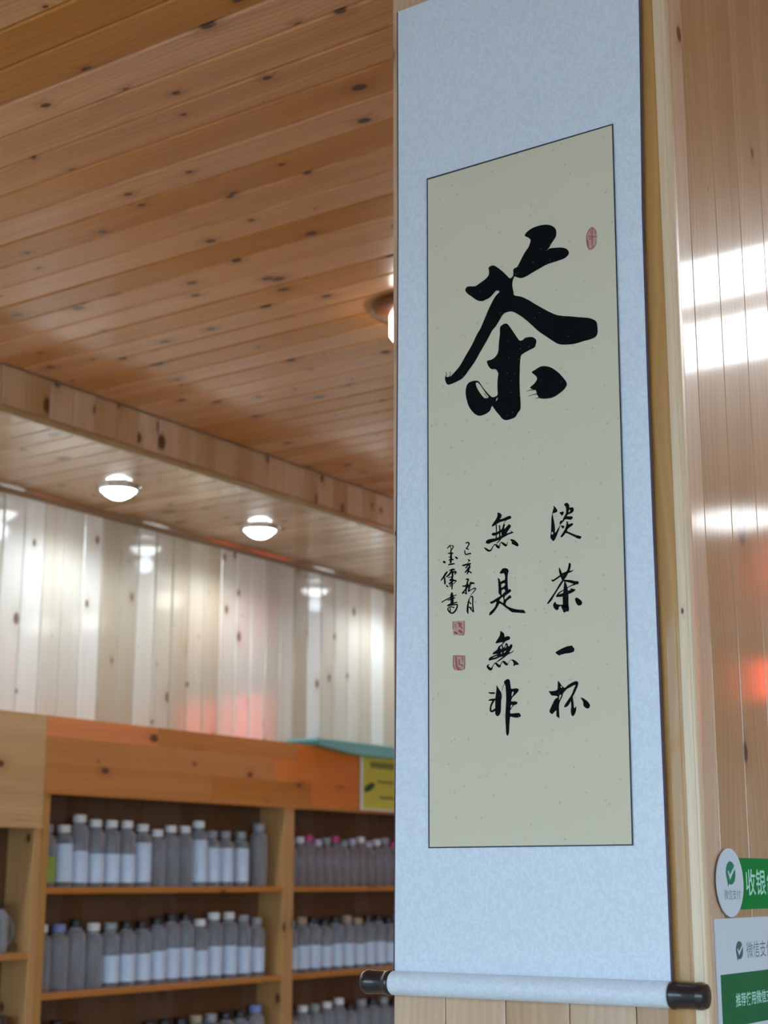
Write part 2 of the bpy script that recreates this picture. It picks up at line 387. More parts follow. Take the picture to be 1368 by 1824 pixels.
light_panel(2.6, 1.2, 1.2, 0.3, 'white ceiling light panel over the shop entrance side')
LAMPWOOD = wood('dark_lamp_wood', (0.22, 0.07, 0.025), (0.12, 0.035, 0.012), knots=0.0)
plate_me = smooth_sharp(mesh_of(lathe([(0, 0), (0.118, 0), (0.125, -0.006), (0.125, -0.020), (0.112, -0.028), (0.0, -0.028)], 36)))
shade_me = smooth_sharp(mesh_of(lathe([(0.066, -0.027), (0.073, -0.031), (0.073, -0.090), (0.066, -0.100), (0.0, -0.101)], 32)))
plate_me.materials.append(LAMPWOOD); shade_me.materials.append(M_SHADE)
def ceiling_lamp(cx, cy, lab):
    d = empty('ceiling_lamp', (cx, cy, H)); tag(d, lab, 'lamp')
    link('mounting_plate', plate_me, None, d); link('glass_shade', shade_me, None, d)
pp = CAM + (on(739, 545, 2, H)-CAM)
ceiling_lamp(pp.x, pp.y, 'round ceiling lamp with dark wooden plate, mostly hidden behind the scroll')
for cx, cy, lab in ((-1.62, 6.72, 'round wooden ceiling lamp nearest the light panels'), (-1.98, 6.78, 'round wooden ceiling lamp towards the bottle shelves'),
                    (-2.89, 6.49, 'round wooden ceiling lamp beside the soffit')):
    ceiling_lamp(cx, cy, lab)
dm = empty('dome_light', (0.86, 6.55, H)); tag(dm, 'broad frosted dome ceiling light mirrored low in the pillar varnish', 'light')
link('rim', smooth_sharp(mesh_of(lathe([(0.23, 0.0), (0.25, 0.0), (0.255, -0.012), (0.25, -0.024), (0.23, -0.024)], 40))), FRAME_AL, dm)
link('diffuser', smooth_sharp(mesh_of(lathe([(0.0, -0.055), (0.10, -0.050), (0.18, -0.036), (0.232, -0.014), (0.232, -0.001), (0.0, -0.001)], 40))), M_PANEL, dm)
M_RED = emis('red_led_display', (1.0, 0.06, 0.03), 8.0)
HOUS = plain('black_housing', (0.02, 0.02, 0.02), 0.5)
def led_sign(x0, x1, z0, z1, lab):
    d = empty('led_sign', ((x0+x1)/2, YB, z0)); tag(d, lab, 'sign')
    hw = (x1-x0)/2
    box('housing', (-hw-0.03, -0.06, -0.03), (hw+0.03, 0.0, z1-z0+0.03), HOUS, d, 0.006)
    box('display', (-hw, -0.068, 0.0), (hw, -0.058, z1-z0), M_RED, d)
led_sign(-1.15, -0.75, 2.40, 2.92, 'red glowing light sign high on the far wall, mirrored over the shelf')
led_sign(-0.62, -0.30, 2.40, 2.90, 'smaller red glowing light sign high on the far wall')
led_sign(1.55, 1.97, 2.62, 2.86, 'red glowing light sign mirrored in the pillar varnish')

# ------------------------------------------------------------------ shelving
XS = -4.275; XBK = XW + 0.004
ZT = 2.088
def shelf_unit(name, lab, y0, y1, zhead, head_mat, levels, uprights, joints):
    r = empty(name, (XS, (y0+y1)/2, 0.0)); tag(r, lab, 'shelf')
    c = (y0+y1)/2
    def part(n, a, b_, m, bev=0.002):
        return box(n, (a[0]-XS, a[1]-c, a[2]), (b_[0]-XS, b_[1]-c, b_[2]), m, r, bev)
    for (u0, u1) in uprights: part('upright', (XBK, u0, 0.0), (XS, u1, zhead), SHELF_V)
    rows = [zhead, zhead+(ZT-zhead)*0.36, zhead+(ZT-zhead)*0.72, ZT]
    for j in range(3):
        cuts = [y0] + [v for v in joints[j] if y0 < v < y1] + [y1]
        for i, (u, v) in enumerate(zip(cuts, cuts[1:])):
            m = head_mat if head_mat is not SHELF else (SHELF_R if (u+v)/2 > 5.3 or (j == 2 and i == 0) else SHELF)  # right-end boards carry the red glow as colour; first top board is russet
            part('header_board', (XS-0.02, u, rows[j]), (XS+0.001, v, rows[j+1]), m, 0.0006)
    part('top_board', (XBK, y0, ZT-0.02), (XS-0.0205, y1, ZT), head_mat)
    part('header_lip', (XS-0.02, y0, zhead-0.018), (XS+0.004, y1, zhead), head_mat)
    for (u0, u1), (v0, v1) in zip(uprights, uprights[1:]):
        for z in levels: part('shelf_board', (XBK+0.013, u1, z-0.022), (XS-0.002, v0, z), SHELF)
        yy = u1
        n = max(1, round((v0-u1)/0.104)); wdt = (v0-u1)/n
        for i in range(n):
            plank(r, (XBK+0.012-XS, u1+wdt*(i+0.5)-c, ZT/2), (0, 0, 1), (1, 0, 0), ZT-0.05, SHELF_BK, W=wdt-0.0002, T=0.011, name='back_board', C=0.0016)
    return r
LV = [0.36, 0.74, 1.112, 1.476]
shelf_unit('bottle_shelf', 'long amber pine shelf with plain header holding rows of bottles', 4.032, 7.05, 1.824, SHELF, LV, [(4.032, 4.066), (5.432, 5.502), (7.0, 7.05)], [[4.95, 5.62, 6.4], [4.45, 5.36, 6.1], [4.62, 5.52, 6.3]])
shelf_unit('jar_shelf', 'paler pine shelf with a deep planked header, holding a glass jug', 2.62, 4.030, 1.700, SHELF_L, [0.42, 0.83, 1.254], [(2.62, 2.655), (3.995, 4.030)], [[3.2], [3.6], [3.0]])

# ------------------------------------------------------------------ bottles
def clear_mat(name, col, tint, mixf, rough=0.12):
    m, nt, b = new_mat(name)
    b.inputs['Base Color'].default_value = (*col, 1); b.inputs['Roughness'].default_value = rough
    t = nt.nodes.new('ShaderNodeBsdfTransparent'); t.inputs[0].default_value = (*tint, 1)
    x = nt.nodes.new('ShaderNodeMixShader')
    lw = nt.nodes.new('ShaderNodeLayerWeight'); lw.inputs[0].default_value = 0.35
    mr = nt.nodes.new('ShaderNodeMapRange'); mr.inputs['To Min'].default_value = mixf; mr.inputs['To Max'].default_value = min(1, mixf+0.45)
    nt.links.new(lw.outputs['Facing'], mr.inputs['Value']); nt.links.new(mr.outputs[0], x.inputs[0])
    nt.links.new(t.outputs[0], x.inputs[1]); nt.links.new(b.outputs[0], x.inputs[2]); nt.links.new(x.outputs[0], nt.nodes['Material Output'].inputs[0])
    return m
GLASS = clear_mat('clear_bottle_glass', (0.54, 0.55, 0.60), (0.82, 0.84, 0.88), 0.28, 0.08)
GLASS_P = clear_mat('pinkish_bottle_glass', (0.46, 0.40, 0.42), (0.80, 0.76, 0.78), 0.36)
CAPS = {'white': plain('white_cap', (0.72, 0.72, 0.70), 0.4), 'grey': plain('grey_cap', (0.30, 0.32, 0.33), 0.4), 'black': plain('black_cap', (0.012, 0.013, 0.016), 0.35),
        'blue': plain('blue_cap', (0.20, 0.25, 0.55), 0.4), 'pink': plain('magenta_cap', (0.55, 0.05, 0.20), 0.4), 'lilac': plain('lilac_cap', (0.50, 0.44, 0.58), 0.4),
        'tan': plain('tan_cap', (0.42, 0.32, 0.20), 0.5)}
LABEL = plain('pale_blue_paper', (0.56, 0.66, 0.82), 0.6, noise=0.18, nscale=45)
LABEL_G = plain('green_paper', (0.25, 0.36, 0.06), 0.6, noise=0.2, nscale=45)
_bm = {}
def bottle_meshes(r, h):
    k = (round(r, 3), round(h, 2))
    if k in _bm: return _bm[k]
    hb = h-0.030
    body = smooth_sharp(mesh_of(lathe([(0, 0), (r*0.9, 0), (r, 0.006), (r, hb-0.030), (r*0.90, hb-0.016), (r*0.56, hb-0.004), (r*0.56, hb+0.004), (0, hb+0.004)], 20)))
    cap = smooth_sharp(mesh_of(lathe([(0, hb+0.002), (r*0.64, hb+0.002), (r*0.67, hb+0.006), (r*0.67, h-0.004), (r*0.60, h), (0, h)], 20)))
    lab = {}
    for n, z0, z1 in (('tall', 0.02, hb*0.80), ('low', 0.018, hb*0.56)):
        bm = bmesh.new(); R = r+0.0008
        ang = [math.radians(-150+300*i/18) for i in range(19)]
        A = [bm.verts.new((R*math.cos(a), R*math.sin(a), z0)) for a in ang]; B = [bm.verts.new((R*math.cos(a), R*math.sin(a), z1)) for a in ang]
        for i in range(18): bm.faces.new((A[i], A[i+1], B[i+1], B[i]))
        lab[n] = smooth_sharp(mesh_of(bm))
    _bm[k] = (body, cap, lab); return _bm[k]
_mm = {}
def with_mat(me, mat):
    k = (me.name, mat.name)
    if k not in _mm:
        m = me.copy(); m.materials.clear(); m.materials.append(mat); _mm[k] = m
    return _mm[k]
def bottle(yy, z, r, h, cap, wrap, where, n, glass=None, wrapmat=None):
    """where = (shelf, bay); n = its count from the divider"""
    body, cp, lab = bottle_meshes(r, h)
    o = empty('bottle', (XS-0.012-r-0.02, yy, z), random.uniform(-0.5, 0.5))
    wtxt = {None: 'no wrap', 'tall': 'tall pale wrap', 'low': 'low pale wrap'}[wrap]
    if wrapmat is LABEL_G: wtxt = 'green wrap'
    tag(o, 'clear bottle, %s cap, %s, %s from divider, %s shelf, %s' % (cap if cap != 'pink' else 'magenta', wtxt, ORD[n-1], where[0], where[1]), 'bottle', 'bottles on the %s shelf, %s' % where)
    link('body', with_mat(body, glass or GLASS), None, o)
    link('cap', with_mat(cp, CAPS[cap]), None, o)
    if wrap: link('paper_wrap', with_mat(lab[wrap], wrapmat or LABEL), None, o)
    return o
BAY1 = 'bay beside pale shelf'; BAY2 = 'bay under yellow card'
Z1, Z2, Z3 = 1.476, 1.112, 0.74
top = [(4.118, .225, 'grey', 'low', 1), (4.205, .232, 'white', 'tall', 0), (4.283, .265, 'white', 'low', 0), (4.367, .250, 'white', 'low', 0), (4.451, .250, 'white', 'low', 0), (4.537, .250, 'white', 'low', 0),
       (4.625, .240, 'white', 'tall', 0), (4.708, .222, 'white', None, 0), (4.788, .240, 'white', None, 0), (4.871, .243, 'white', None, 0), (4.956, .262, 'white', 'tall', 0), (5.038, .228, 'grey', 'tall', 0),
       (5.122, .228, 'grey', 'tall', 0), (5.222, .225, 'grey', 'tall', 0), (5.345, .262, 'grey', None, 0)]
for k, (yy, h, c, wr_, g) in enumerate(top):
    bottle(yy, Z1, 0.038, h, c, wr_, ('upper', BAY1), len(top)-k, wrapmat=LABEL_G if g else None)
mid = [(4.115, .235, 'white', None), (4.203, .235, 'blue', None), (4.289, .250, 'black', None), (4.378, .232, 'white', None), (4.468, .228, 'grey', 'low'), (4.556, .238, 'black', 'low'), (4.642, .238, 'black', 'low'),
       (4.726, .250, 'black', 'low'), (4.808, .262, 'black', 'low'), (4.892, .255, 'black', 'low'), (4.978, .240, 'white', 'low'), (5.064, .262, 'white', 'low'), (5.158, .262, 'white', 'low'), (5.250, .248, 'grey', 'low'), (5.338, .240, 'grey', 'low')]
for k, (yy, h, c, wr_) in enumerate(mid):
    bottle(yy, Z2, 0.039, h, c, wr_, ('second', BAY1), len(mid)-k)
low = [(4.12, .275, 'black'), (4.215, .27, 'black'), (4.31, .255, 'black'), (4.70, .235, 'black'), (4.79, .235, 'black'), (4.88, .235, 'black'), (4.97, .24, 'tan'), (5.06, .24, 'grey'), (5.155, .245, 'black'), (5.245, .24, 'black'), (5.345, .262, 'blue')]
for k, (yy, h, c) in enumerate(low):
    bottle(yy, Z3, 0.040, h, c, None, ('third', BAY1), len(low)-k)
for i in range(16):
    yy = 5.555 + 0.066*i
    c = ['lilac', 'white', 'pink', 'lilac', 'grey', 'pink', 'grey', 'lilac', 'white', 'lilac', 'white', 'grey', 'pink', 'lilac', 'white', 'grey'][i]
    bottle(yy, Z1, 0.030, 0.205+0.018*((i*7) % 3)/2, c, None, ('upper', BAY2), i+1, glass=GLASS_P)
for i in range(12):
    yy = 5.565 + 0.084*i
    c = ['grey', 'tan', 'black', 'black', 'black', 'tan', 'tan', 'black', 'black', 'black', 'grey', 'black'][i]
    bottle(yy, Z2, 0.037, 0.222+0.012*((i*5) % 3)/2, c, 'low', ('second', BAY2), i+1)
for i in range(11):
    yy = 5.575 + 0.088*i
    c = ['black', 'white', 'grey', 'white', 'white', 'black', 'grey', 'black', 'grey', 'black', 'grey'][i]
    bottle(yy, Z3, 0.036, [0.22, .235, .225, .24, .25, .22, .23, .225, .235, .22, .23][i], c, None, ('third', BAY2), i+1)

# glass jug with a handle in the left shelf
jg = empty('glass_jug', (XS-0.075, on(25, 1650, 0, XS-0.075).y-0.102, 1.254), 0.0); tag(jg, 'clear glass jug with dark lid and side handle on the pale shelf', 'jug')
link('body', smooth_sharp(mesh_of(lathe([(0, 0), (0.048, 0), (0.055, 0.008), (0.056, 0.10), (0.050, 0.135), (0.040, 0.150), (0, 0.150)], 24))), GLASS, jg)
link('lid', smooth_sharp(mesh_of(lathe([(0, 0.150), (0.043, 0.150), (0.044, 0.158), (0.040, 0.166), (0.012, 0.170), (0.012, 0.182), (0, 0.184)], 24))), CAPS['black'], jg)
def tube(pts, r, seg=8, cap=True):
    bm = bmesh.new(); rings = []
    for i, p in enumerate(pts):
        p = Vector(p); t = (Vector(pts[min(i+1, len(pts)-1)])-Vector(pts[max(i-1, 0)])).normalized()
        u = t.cross(Vector((0.31, 0.22, 0.93))).normalized(); v = t.cross(u)
        rings.append([bm.verts.new(p + u*r*math.cos(2*math.pi*k/seg) + v*r*math.sin(2*math.pi*k/seg)) for k in range(seg)])
    for A, B in zip(rings, rings[1:]):
        for k in range(seg): bm.faces.new((A[k], A[(k+1) % seg], B[(k+1) % seg], B[k]))
    bm.faces.new(rings[0]); bm.faces.new(rings[-1])
    return smooth_sharp(mesh_of(bm), 60)
link('handle', tube([(0, 0.050+0.046*math.sin(t), 0.075+0.052*math.cos(t)) for t in [math.pi*i/12 for i in range(13)]], 0.006), GLASS, jg)
cn = empty('tea_canister', (XS-0.07, on(10, 1810, 0, XS-0.07).y-0.057, 0.83)); tag(cn, 'dark round canister on the lower level of the pale shelf', 'canister')
link('body', smooth_sharp(mesh_of(lathe([(0, 0), (0.052, 0), (0.055, 0.004), (0.055, 0.17), (0, 0.17)], 24))), BLACKK, cn)
link('lid', smooth_sharp(mesh_of(lathe([(0, 0.17), (0.057, 0.17), (0.057, 0.205), (0.052, 0.212), (0, 0.212)], 24))), BLACKK, cn)

# yellow card on the header, teal box lying on top
YEL = plain('yellow_card', (0.60, 0.53, 0.07), 0.6, noise=0.06, nscale=20)
PALE = plain('card_edge_white', (0.72, 0.72, 0.66), 0.6); CARDINK = plain('faded_print', (0.20, 0.20, 0.05), 0.7); CARDINK2 = plain('dark_print', (0.03, 0.07, 0.02), 0.7)
yc = empty('price_card', (XS+0.005, 6.14, 1.818)); tag(yc, 'yellow printed card with white edge hung on the shelf header', 'card')
box('sheet', (0.0, -0.155, 0.0), (0.003, 0.155, 0.262), PALE, yc, 0.0008)
box('yellow_panel', (0.003, -0.135, 0.008), (0.0036, 0.150, 0.258), YEL, yc)
for y0, y1, z0, z1, m in ((-0.08, 0.12, 0.195, 0.225, CARDINK), (-0.02, 0.12, 0.128, 0.140, CARDINK), (0.0, 0.12, 0.055, 0.068, CARDINK)):
    box('print_line', (0.0036, y0, z0), (0.0039, y1, z1), m, yc)
bm = bmesh.new()
lv = [bm.verts.new((0.0038, -0.085+0.045*math.cos(t)*1.0, 0.105+0.018*math.sin(t)+0.014*math.cos(t))) for t in [2*math.pi*i/16 for i in range(16)]]
bm.faces.new(lv); link('leaf_emblem', mesh_of(bm), CARDINK2, yc)
TEAL = plain('teal_card_box', (0.10, 0.30, 0.28), 0.5, noise=0.1)
tb = empty('flat_box', (XS, 6.08, ZT)); tag(tb, 'flat teal box lying on top of the bottle shelf above the yellow card', 'box')
box('tray', (-0.12, -0.47, 0.0), (0.044, 0.47, 0.022), TEAL, tb, 0.002)
box('lid', (-0.123, -0.485, 0.016), (0.047, 0.473, 0.030), plain('pale_teal_lid', (0.22, 0.46, 0.44), 0.5), tb, 0.002)
bm = bmesh.new(); fl = [(-0.465, 0.002), (-0.20, -0.024), (0.47, -0.024), (0.47, 0.014), (-0.465, 0.014)]
A = [bm.verts.new((0.014, y_, z)) for y_, z in fl]; B = [bm.verts.new((0.0465, y_, z)) for y_, z in fl]
for i in range(5): bm.faces.new((A[i], A[(i+1) % 5], B[(i+1) % 5], B[i]))
bm.faces.new(A); bm.faces.new(B); link('front_flap', mesh_of(bm), plain('teal_flap', (0.16, 0.40, 0.38), 0.5, noise=0.12), tb)

# ------------------------------------------------------------------ hanging scroll
YSC = 2.0
sc = empty('hanging_scroll', (-1.14, YSC, 1.35)); tag(sc, 'tall hanging calligraphy scroll with pale brocade mount and black roller knobs', 'scroll')
SO = Vector(sc.location)
def interp(poly, v):
    for (x0, y0), (x1, y1) in zip(poly, poly[1:]):
        if y0 <= v <= y1: return x0 + (x1-x0)*(v-y0)/(y1-y0)
    return poly[0][0] if v < poly[0][1] else poly[-1][0]
def edge(pts):
    q = [on(x, y_, 1, YSC) for x, y_ in pts]
    return sorted([(p.x, p.z) for p in q], key=lambda a: a[1])
EL = edge([(708, 20), (709, 400), (708, 700), (705, 1300), (702.5, 1725)])
ER = edge([(1137, 10), (1142, 380), (1152, 700), (1161, 939), (1180, 1400), (1194, 1742)])
ER.append((ER[-1][0]+0.002, 2.944))
Z0, Z1s = 1.358, 2.944
def sheet(name, ext, yf, thick, mat, nx=12, nz=40, z0=Z0, z1=Z1s):
    bm = bmesh.new(); F_ = []; Bk = []
    for j in range(nz+1):
        z = z0+(z1-z0)*j/nz; l = interp(EL, z)-ext; r = interp(ER, z)+ext
        rf = []; rb = []
        for i in range(nx+1):
            x = l+(r-l)*i/nx; wob = 0.0006*math.sin(3.1*z+5*x)
            rf.append(bm.verts.new((x-SO.x, yf+wob-SO.y, z-SO.z))); rb.append(bm.verts.new((x-SO.x, yf+thick+wob-SO.y, z-SO.z)))
        F_.append(rf); Bk.append(rb)
    for j in range(nz):
        for i in range(nx):
            bm.faces.new((F_[j][i], F_[j][i+1], F_[j+1][i+1], F_[j+1][i])); bm.faces.new((Bk[j][i], Bk[j+1][i], Bk[j+1][i+1], Bk[j][i+1]))
        bm.faces.new((F_[j][0], F_[j+1][0], Bk[j+1][0], Bk[j][0])); bm.faces.new((F_[j][nx], Bk[j][nx], Bk[j+1][nx], F_[j+1][nx]))
    for i in range(nx):
        bm.faces.new((F_[0][i], Bk[0][i], Bk[0][i+1], F_[0][i+1])); bm.faces.new((F_[nz][i], F_[nz][i+1], Bk[nz][i+1], Bk[nz][i]))
    return link(name, smooth_sharp(mesh_of(bm), 50), mat, sc)
sheet('mount', 0.0, YSC+0.0012, 0.0010, SILK)
sheet('backing', 0.0032, YSC+0.0024, 0.0009, BACKING)
def flat(name, polys, y_, mat, parent, thick=0.0):
    """flat shapes on the scroll plane from pixel outlines: list of [outer, hole, ...]"""
    bm = bmesh.new()
    for n, loops in enumerate(polys):
        yy = y_ - 0.000004*n
        L3 = [[on(x, v, 1, yy) - SO for x, v in lp] for lp in loops]
        fl = [p for lp in L3 for p in lp]
        vv = [bm.verts.new(p) for p in fl]
        for t in tessellate_polygon([[Vector((p.x, p.z, 0)) for p in lp] for lp in L3]):
            if len(set(t)) == 3:
                try: bm.faces.new([vv[i] for i in t])
                except ValueError: pass
    for f_ in bm.faces:
        f_.normal_update()
        if f_.normal.y > 0: f_.normal_flip()
    me = bpy.data.meshes.new(name); bm.to_mesh(me); bm.free()
    return link(name, me, mat, parent)
CO = [(760, 318), (1092, 220), (1128, 1506), (763, 1511)]
CI = [(762.2, 320.4), (1089.8, 223.2), (1125.4, 1503.7), (765.2, 1508.7)]
bd = flat('border_line', [[CO]], YSC-0.0006, BORDER, sc)
paper = flat('paper', [[CI]], YSC-0.0009, PAPER, sc)
YI = YSC-0.0012
def catmull(pts, closed, n=4):
    out = []; N_ = len(pts); rng = range(N_ if closed else N_-1)
    for i in rng:
        p = [pts[(i+k-1) % N_] if closed else pts[max(0, min(N_-1, i+k-1))] for k in range(4)]
        for s in range(n):
            t = s/n
            out.append(tuple(0.5*((2*p[1][c]) + (-p[0][c]+p[2][c])*t + (2*p[0][c]-5*p[1][c]+4*p[2][c]-p[3][c])*t*t + (-p[0][c]+3*p[1][c]-3*p[2][c]+p[3][c])*t**3) for c in range(len(p[1]))))
    if not closed: out.append(tuple(pts[-1]))
    return out
def stroke_poly(pts):
    c = catmull(pts, False, 5); L_ = []; R_ = []
    for i, (x, v, wd) in enumerate(c):
        a = c[max(0, i-1)]; b_ = c[min(len(c)-1, i+1)]; dx, dy = b_[0]-a[0], b_[1]-a[1]; l = math.hypot(dx, dy) or 1
        nx, ny = -dy/l, dx/l; h = max(wd, 4)/2
        L_.append((x+nx*h, v+ny*h)); R_.append((x-nx*h, v-ny*h))
    quads = []
    for i in range(len(c)-1): quads.append([L_[i], L_[i+1], R_[i+1], R_[i]])
    caps = []
    for x, v, wd in (c[0], c[-1]):
        h = max(wd, 4)/2; caps.append([(x+h*math.cos(t), v+h*math.sin(t)) for t in [2*math.pi*k/10 for k in range(10)]])
    return quads + caps
def convex_join(bm, quads, org, s, yy):
    for q_ in quads:
        vv = [bm.verts.new(on(org[0]+x/s, org[1]+v/s, 1, yy)-SO) for x, v in q_]
        try: bm.faces.new(vv)
        except ValueError: pass
def glyph(name, org, s, polys=(), strokes=(), mat=None, parent=None, y_=None, smooth=3, label=None):
    y_ = YI if y_ is None else y_
    bm = bmesh.new()
    for n, loops in enumerate(polys):
        if not isinstance(loops[0], list): loops = [loops]
        L3 = [[on(org[0]+x/s, org[1]+v/s, 1, y_-0.000004*n)-SO for x, v in catmull(lp, True, smooth)] for lp in loops]
        vv = [bm.verts.new(p) for lp in L3 for p in lp]
        for t in tessellate_polygon([[Vector((p.x, p.z, 0)) for p in lp] for lp in L3]):
            if len(set(t)) == 3:
                try: bm.faces.new([vv[i] for i in t])
                except ValueError: pass
    for n, st in enumerate(strokes):
        convex_join(bm, stroke_poly(st), org, s, y_-0.00003-0.000004*n)
    for f_ in bm.faces:
        f_.normal_update()
        if f_.normal.y > 0: f_.normal_flip()
    me = bpy.data.meshes.new(name); bm.to_mesh(me); bm.free()
    o = link(name, me, mat or INK, parent or paper)
    if label: o['label'] = label
    return o
# --- the large character
glyph('large_character', (780, 390), 4.56, polys=[
 [(705,135),(728,100),(775,70),(830,52),(880,46),(925,55),(955,80),(963,115),(955,150),(925,195),(905,230),(880,262),(905,240),(950,234),(1000,232),(1040,240),(1062,262),(1062,285),(1040,312),(1010,328),(960,345),(890,368),(830,400),(770,435),(715,468),(675,481),(645,475),(622,468),(612,490),(605,520),(606,555),(614,590),(622,620),(680,632),(740,660),(785,688),(850,725),(900,752),(960,778),(1010,787),(1080,791),(1150,798),(1220,803),(1265,817),(1290,840),(1297,880),(1297,925),(1280,958),(1230,980),(1180,993),(1120,1012),(1050,1021),(985,1018),(940,995),(880,955),(820,915),(760,860),(700,808),(640,768),(600,752),(560,758),(530,775),(505,815),(470,872),(440,908),(400,985),(350,1070),(300,1160),(250,1230),(205,1290),(150,1323),(85,1347),(62,1320),(60,1283),(95,1283),(130,1250),(180,1190),(225,1110),(275,1025),(318,935),(345,890),(375,820),(420,715),(465,630),(500,592),(475,582),(455,603),(420,640),(390,655),(360,668),(320,662),(280,635),(245,610),(222,582),(235,552),(265,547),(305,545),(345,518),(385,488),(410,460),(415,430),(412,400),(425,383),(455,378),(490,398),(530,430),(560,460),(585,482),(608,465),(612,440),(612,412),(625,398),(645,388),(665,350),(690,300),(712,262),(735,230),(748,195),(752,170),(735,152)],
 [[(x, v+775) for x, v in lp] for lp in (
  [(505,105),(535,78),(560,75),(580,95),(615,145),(645,190),(665,213),(690,207),(710,190),(760,183),(790,197),(800,215),(795,245),(785,268),(740,292),(695,318),(675,338),(667,400),(665,480),(664,560),(667,640),(672,720),(670,770),(650,800),(628,835),(595,850),(555,860),(525,850),(500,820),(470,785),(440,745),(425,780),(395,805),(355,822),(325,822),(290,800),(255,755),(235,700),(225,640),(230,590),(245,560),(270,545),(310,538),(335,548),(360,585),(400,635),(440,672),(470,665),(485,650),(483,600),(485,520),(490,480),(470,447),(435,445),(410,420),(397,385),(405,375),(440,365),(470,340),(490,300),(495,230),(503,160)],
  [(307,562),(325,555),(355,590),(388,640),(412,672),(380,680),(350,648),(322,605)],
  [(471,704),(478,682),(486,676),(482,695)])],
 [(x, v+775) for x, v in [(762,470),(790,450),(830,425),(870,420),(920,432),(970,465),(1010,505),(1048,560),(1030,605),(990,640),(940,672),(890,684),(830,682),(805,650),(795,618),(755,603),(752,590),(785,560),(805,525),(795,500)]],
], strokes=[[(60,1285,6),(70,1262,5),(64,1245,3)], [(90,1285,6),(102,1262,4),(98,1240,3)], [(800,1385,9),(750,1390,6),(722,1400,3)], [(815,1420,9),(770,1428,5),(735,1440,3)], [(825,1450,8),(795,1458,3)], [(375,1415,5),(400,1448,4)]], label='large black brush-written character')
S = 13.68
glyph('brush_character', (960, 890), S, polys=[
 [[(350,155),(375,160),(420,210),(452,270),(435,300),(400,318),(350,330),(338,350),(345,420),(365,510),(385,640),(392,720),(388,790),(405,795),(440,740),(480,680),(510,625),(513,602),(498,580),(505,555),(530,505),(550,515),(575,500),(590,460),(625,385),(655,330),(660,250),(655,190),(635,155),(613,120),(640,85),(680,75),(715,95),(740,140),(745,195),(790,185),(830,190),(850,235),(840,285),(800,325),(740,350),(690,378),(685,400),(720,405),(800,408),(830,435),(800,475),(770,492),(700,482),(640,482),(600,530),(560,570),(528,605),(515,650),(490,730),(460,810),(430,890),(395,960),(355,1012),(310,975),(280,930),(280,880),(290,800),(295,700),(300,560),(305,430),(325,330),(345,240),(360,205)], [(745,235),(725,280),(720,300),(740,305),(757,270)], [(325,780),(300,840),(350,835)]],
 [(500,320),(530,300),(600,290),(600,340),(565,392),(530,360)], [(535,630),(600,635),(620,650),(605,690),(580,705),(555,675)],
 [(675,530),(705,540),(720,600),(770,580),(815,575),(835,600),(800,640),(740,680),(695,730),(690,765),(740,790),(830,830),(930,865),(1010,885),(1035,905),(1020,940),(990,957),(930,940),(850,900),(740,845),(660,815),(620,855),(575,905),(540,920),(525,900),(555,845),(600,775),(640,700),(665,620)]])
glyph('brush_character', (960, 1000), S, polys=[[(540,1090),(600,1060),(720,1080),(728,1210),(665,1220),(625,1248),(600,1240),(580,1190)]], strokes=[
 [(495,160,20),(515,240,55),(545,330,70),(575,400,70),(590,450,60)], [(750,60,50),(745,120,60),(715,220,55),(660,310,70),(600,400,80),(580,440,50)], [(700,260,50),(770,245,40),(840,215,12)],
 [(320,455,36),(345,470,42),(420,420,40),(510,360,40),(580,310,50),(660,275,50)], [(585,465,40),(520,560,48),(440,690,38),(350,830,40),(280,940,55),(212,1025,32)],
 [(590,465,40),(680,475,55),(780,490,70),(880,520,80),(930,520,85)], [(870,560,40),(780,590,25),(700,640,20),(560,720,25),(480,780,35),(440,845,40)],
 [(425,860,22),(480,840,55),(580,815,80),(680,770,80),(780,730,80),(850,700,60),(885,688,20)], [(780,672,30),(840,695,50)],
 [(630,500,30),(645,600,80),(650,720,110),(650,850,140),(650,1000,140),(650,1120,140)], [(395,1010,45),(390,1060,95),(425,1115,130),(435,1140,100)], [(440,1080,80),(510,1075,40),(590,1060,20)],
 [(920,925,90),(950,965,125),(985,1010,140)]])
glyph('brush_character', (960, 1120), S, polys=[[(400,580),(440,545),(520,500),(600,462),(690,425),(760,415),(810,410),(825,440),(860,480),(862,520),(845,560),(780,585),(700,600),(630,605),(590,622),(535,630),(510,652),(470,640),(430,612)]])
glyph('brush_character', (960, 1200), S, polys=[
 [[(460,185),(485,190),(520,235),(560,290),(625,345),(690,290),(770,235),(840,200),(910,180),(950,200),(960,240),(940,320),(900,410),(860,500),(828,560),(835,640),(845,720),(855,830),(880,830),(900,790),(912,830),(900,910),(870,990),(825,1035),(790,1000),(775,910),(785,800),(780,690),(770,680),(740,740),(700,790),(640,822),(612,805),(640,740),(700,650),(770,550),(810,470),(850,370),(880,300),(885,275),(830,295),(760,335),(690,370),(640,420),(590,480),(570,560),(530,640),(500,720),(490,800),(492,920),(500,1085),(470,1065),(425,1030),(425,900),(380,930),(320,985),(255,920),(300,800),(350,690),(400,610),(455,580),(445,550),(370,535),(310,530),(270,480),(240,425),(320,425),(440,395),(455,300)], [(525,320),(545,300),(565,325),(548,345)], [(500,530),(545,515),(520,590),(490,640)]],
 [(1015,585),(1060,590),(1130,630),(1200,690),(1245,770),(1225,830),(1180,850),(1120,820),(1080,770),(1080,700),(1050,640)]])
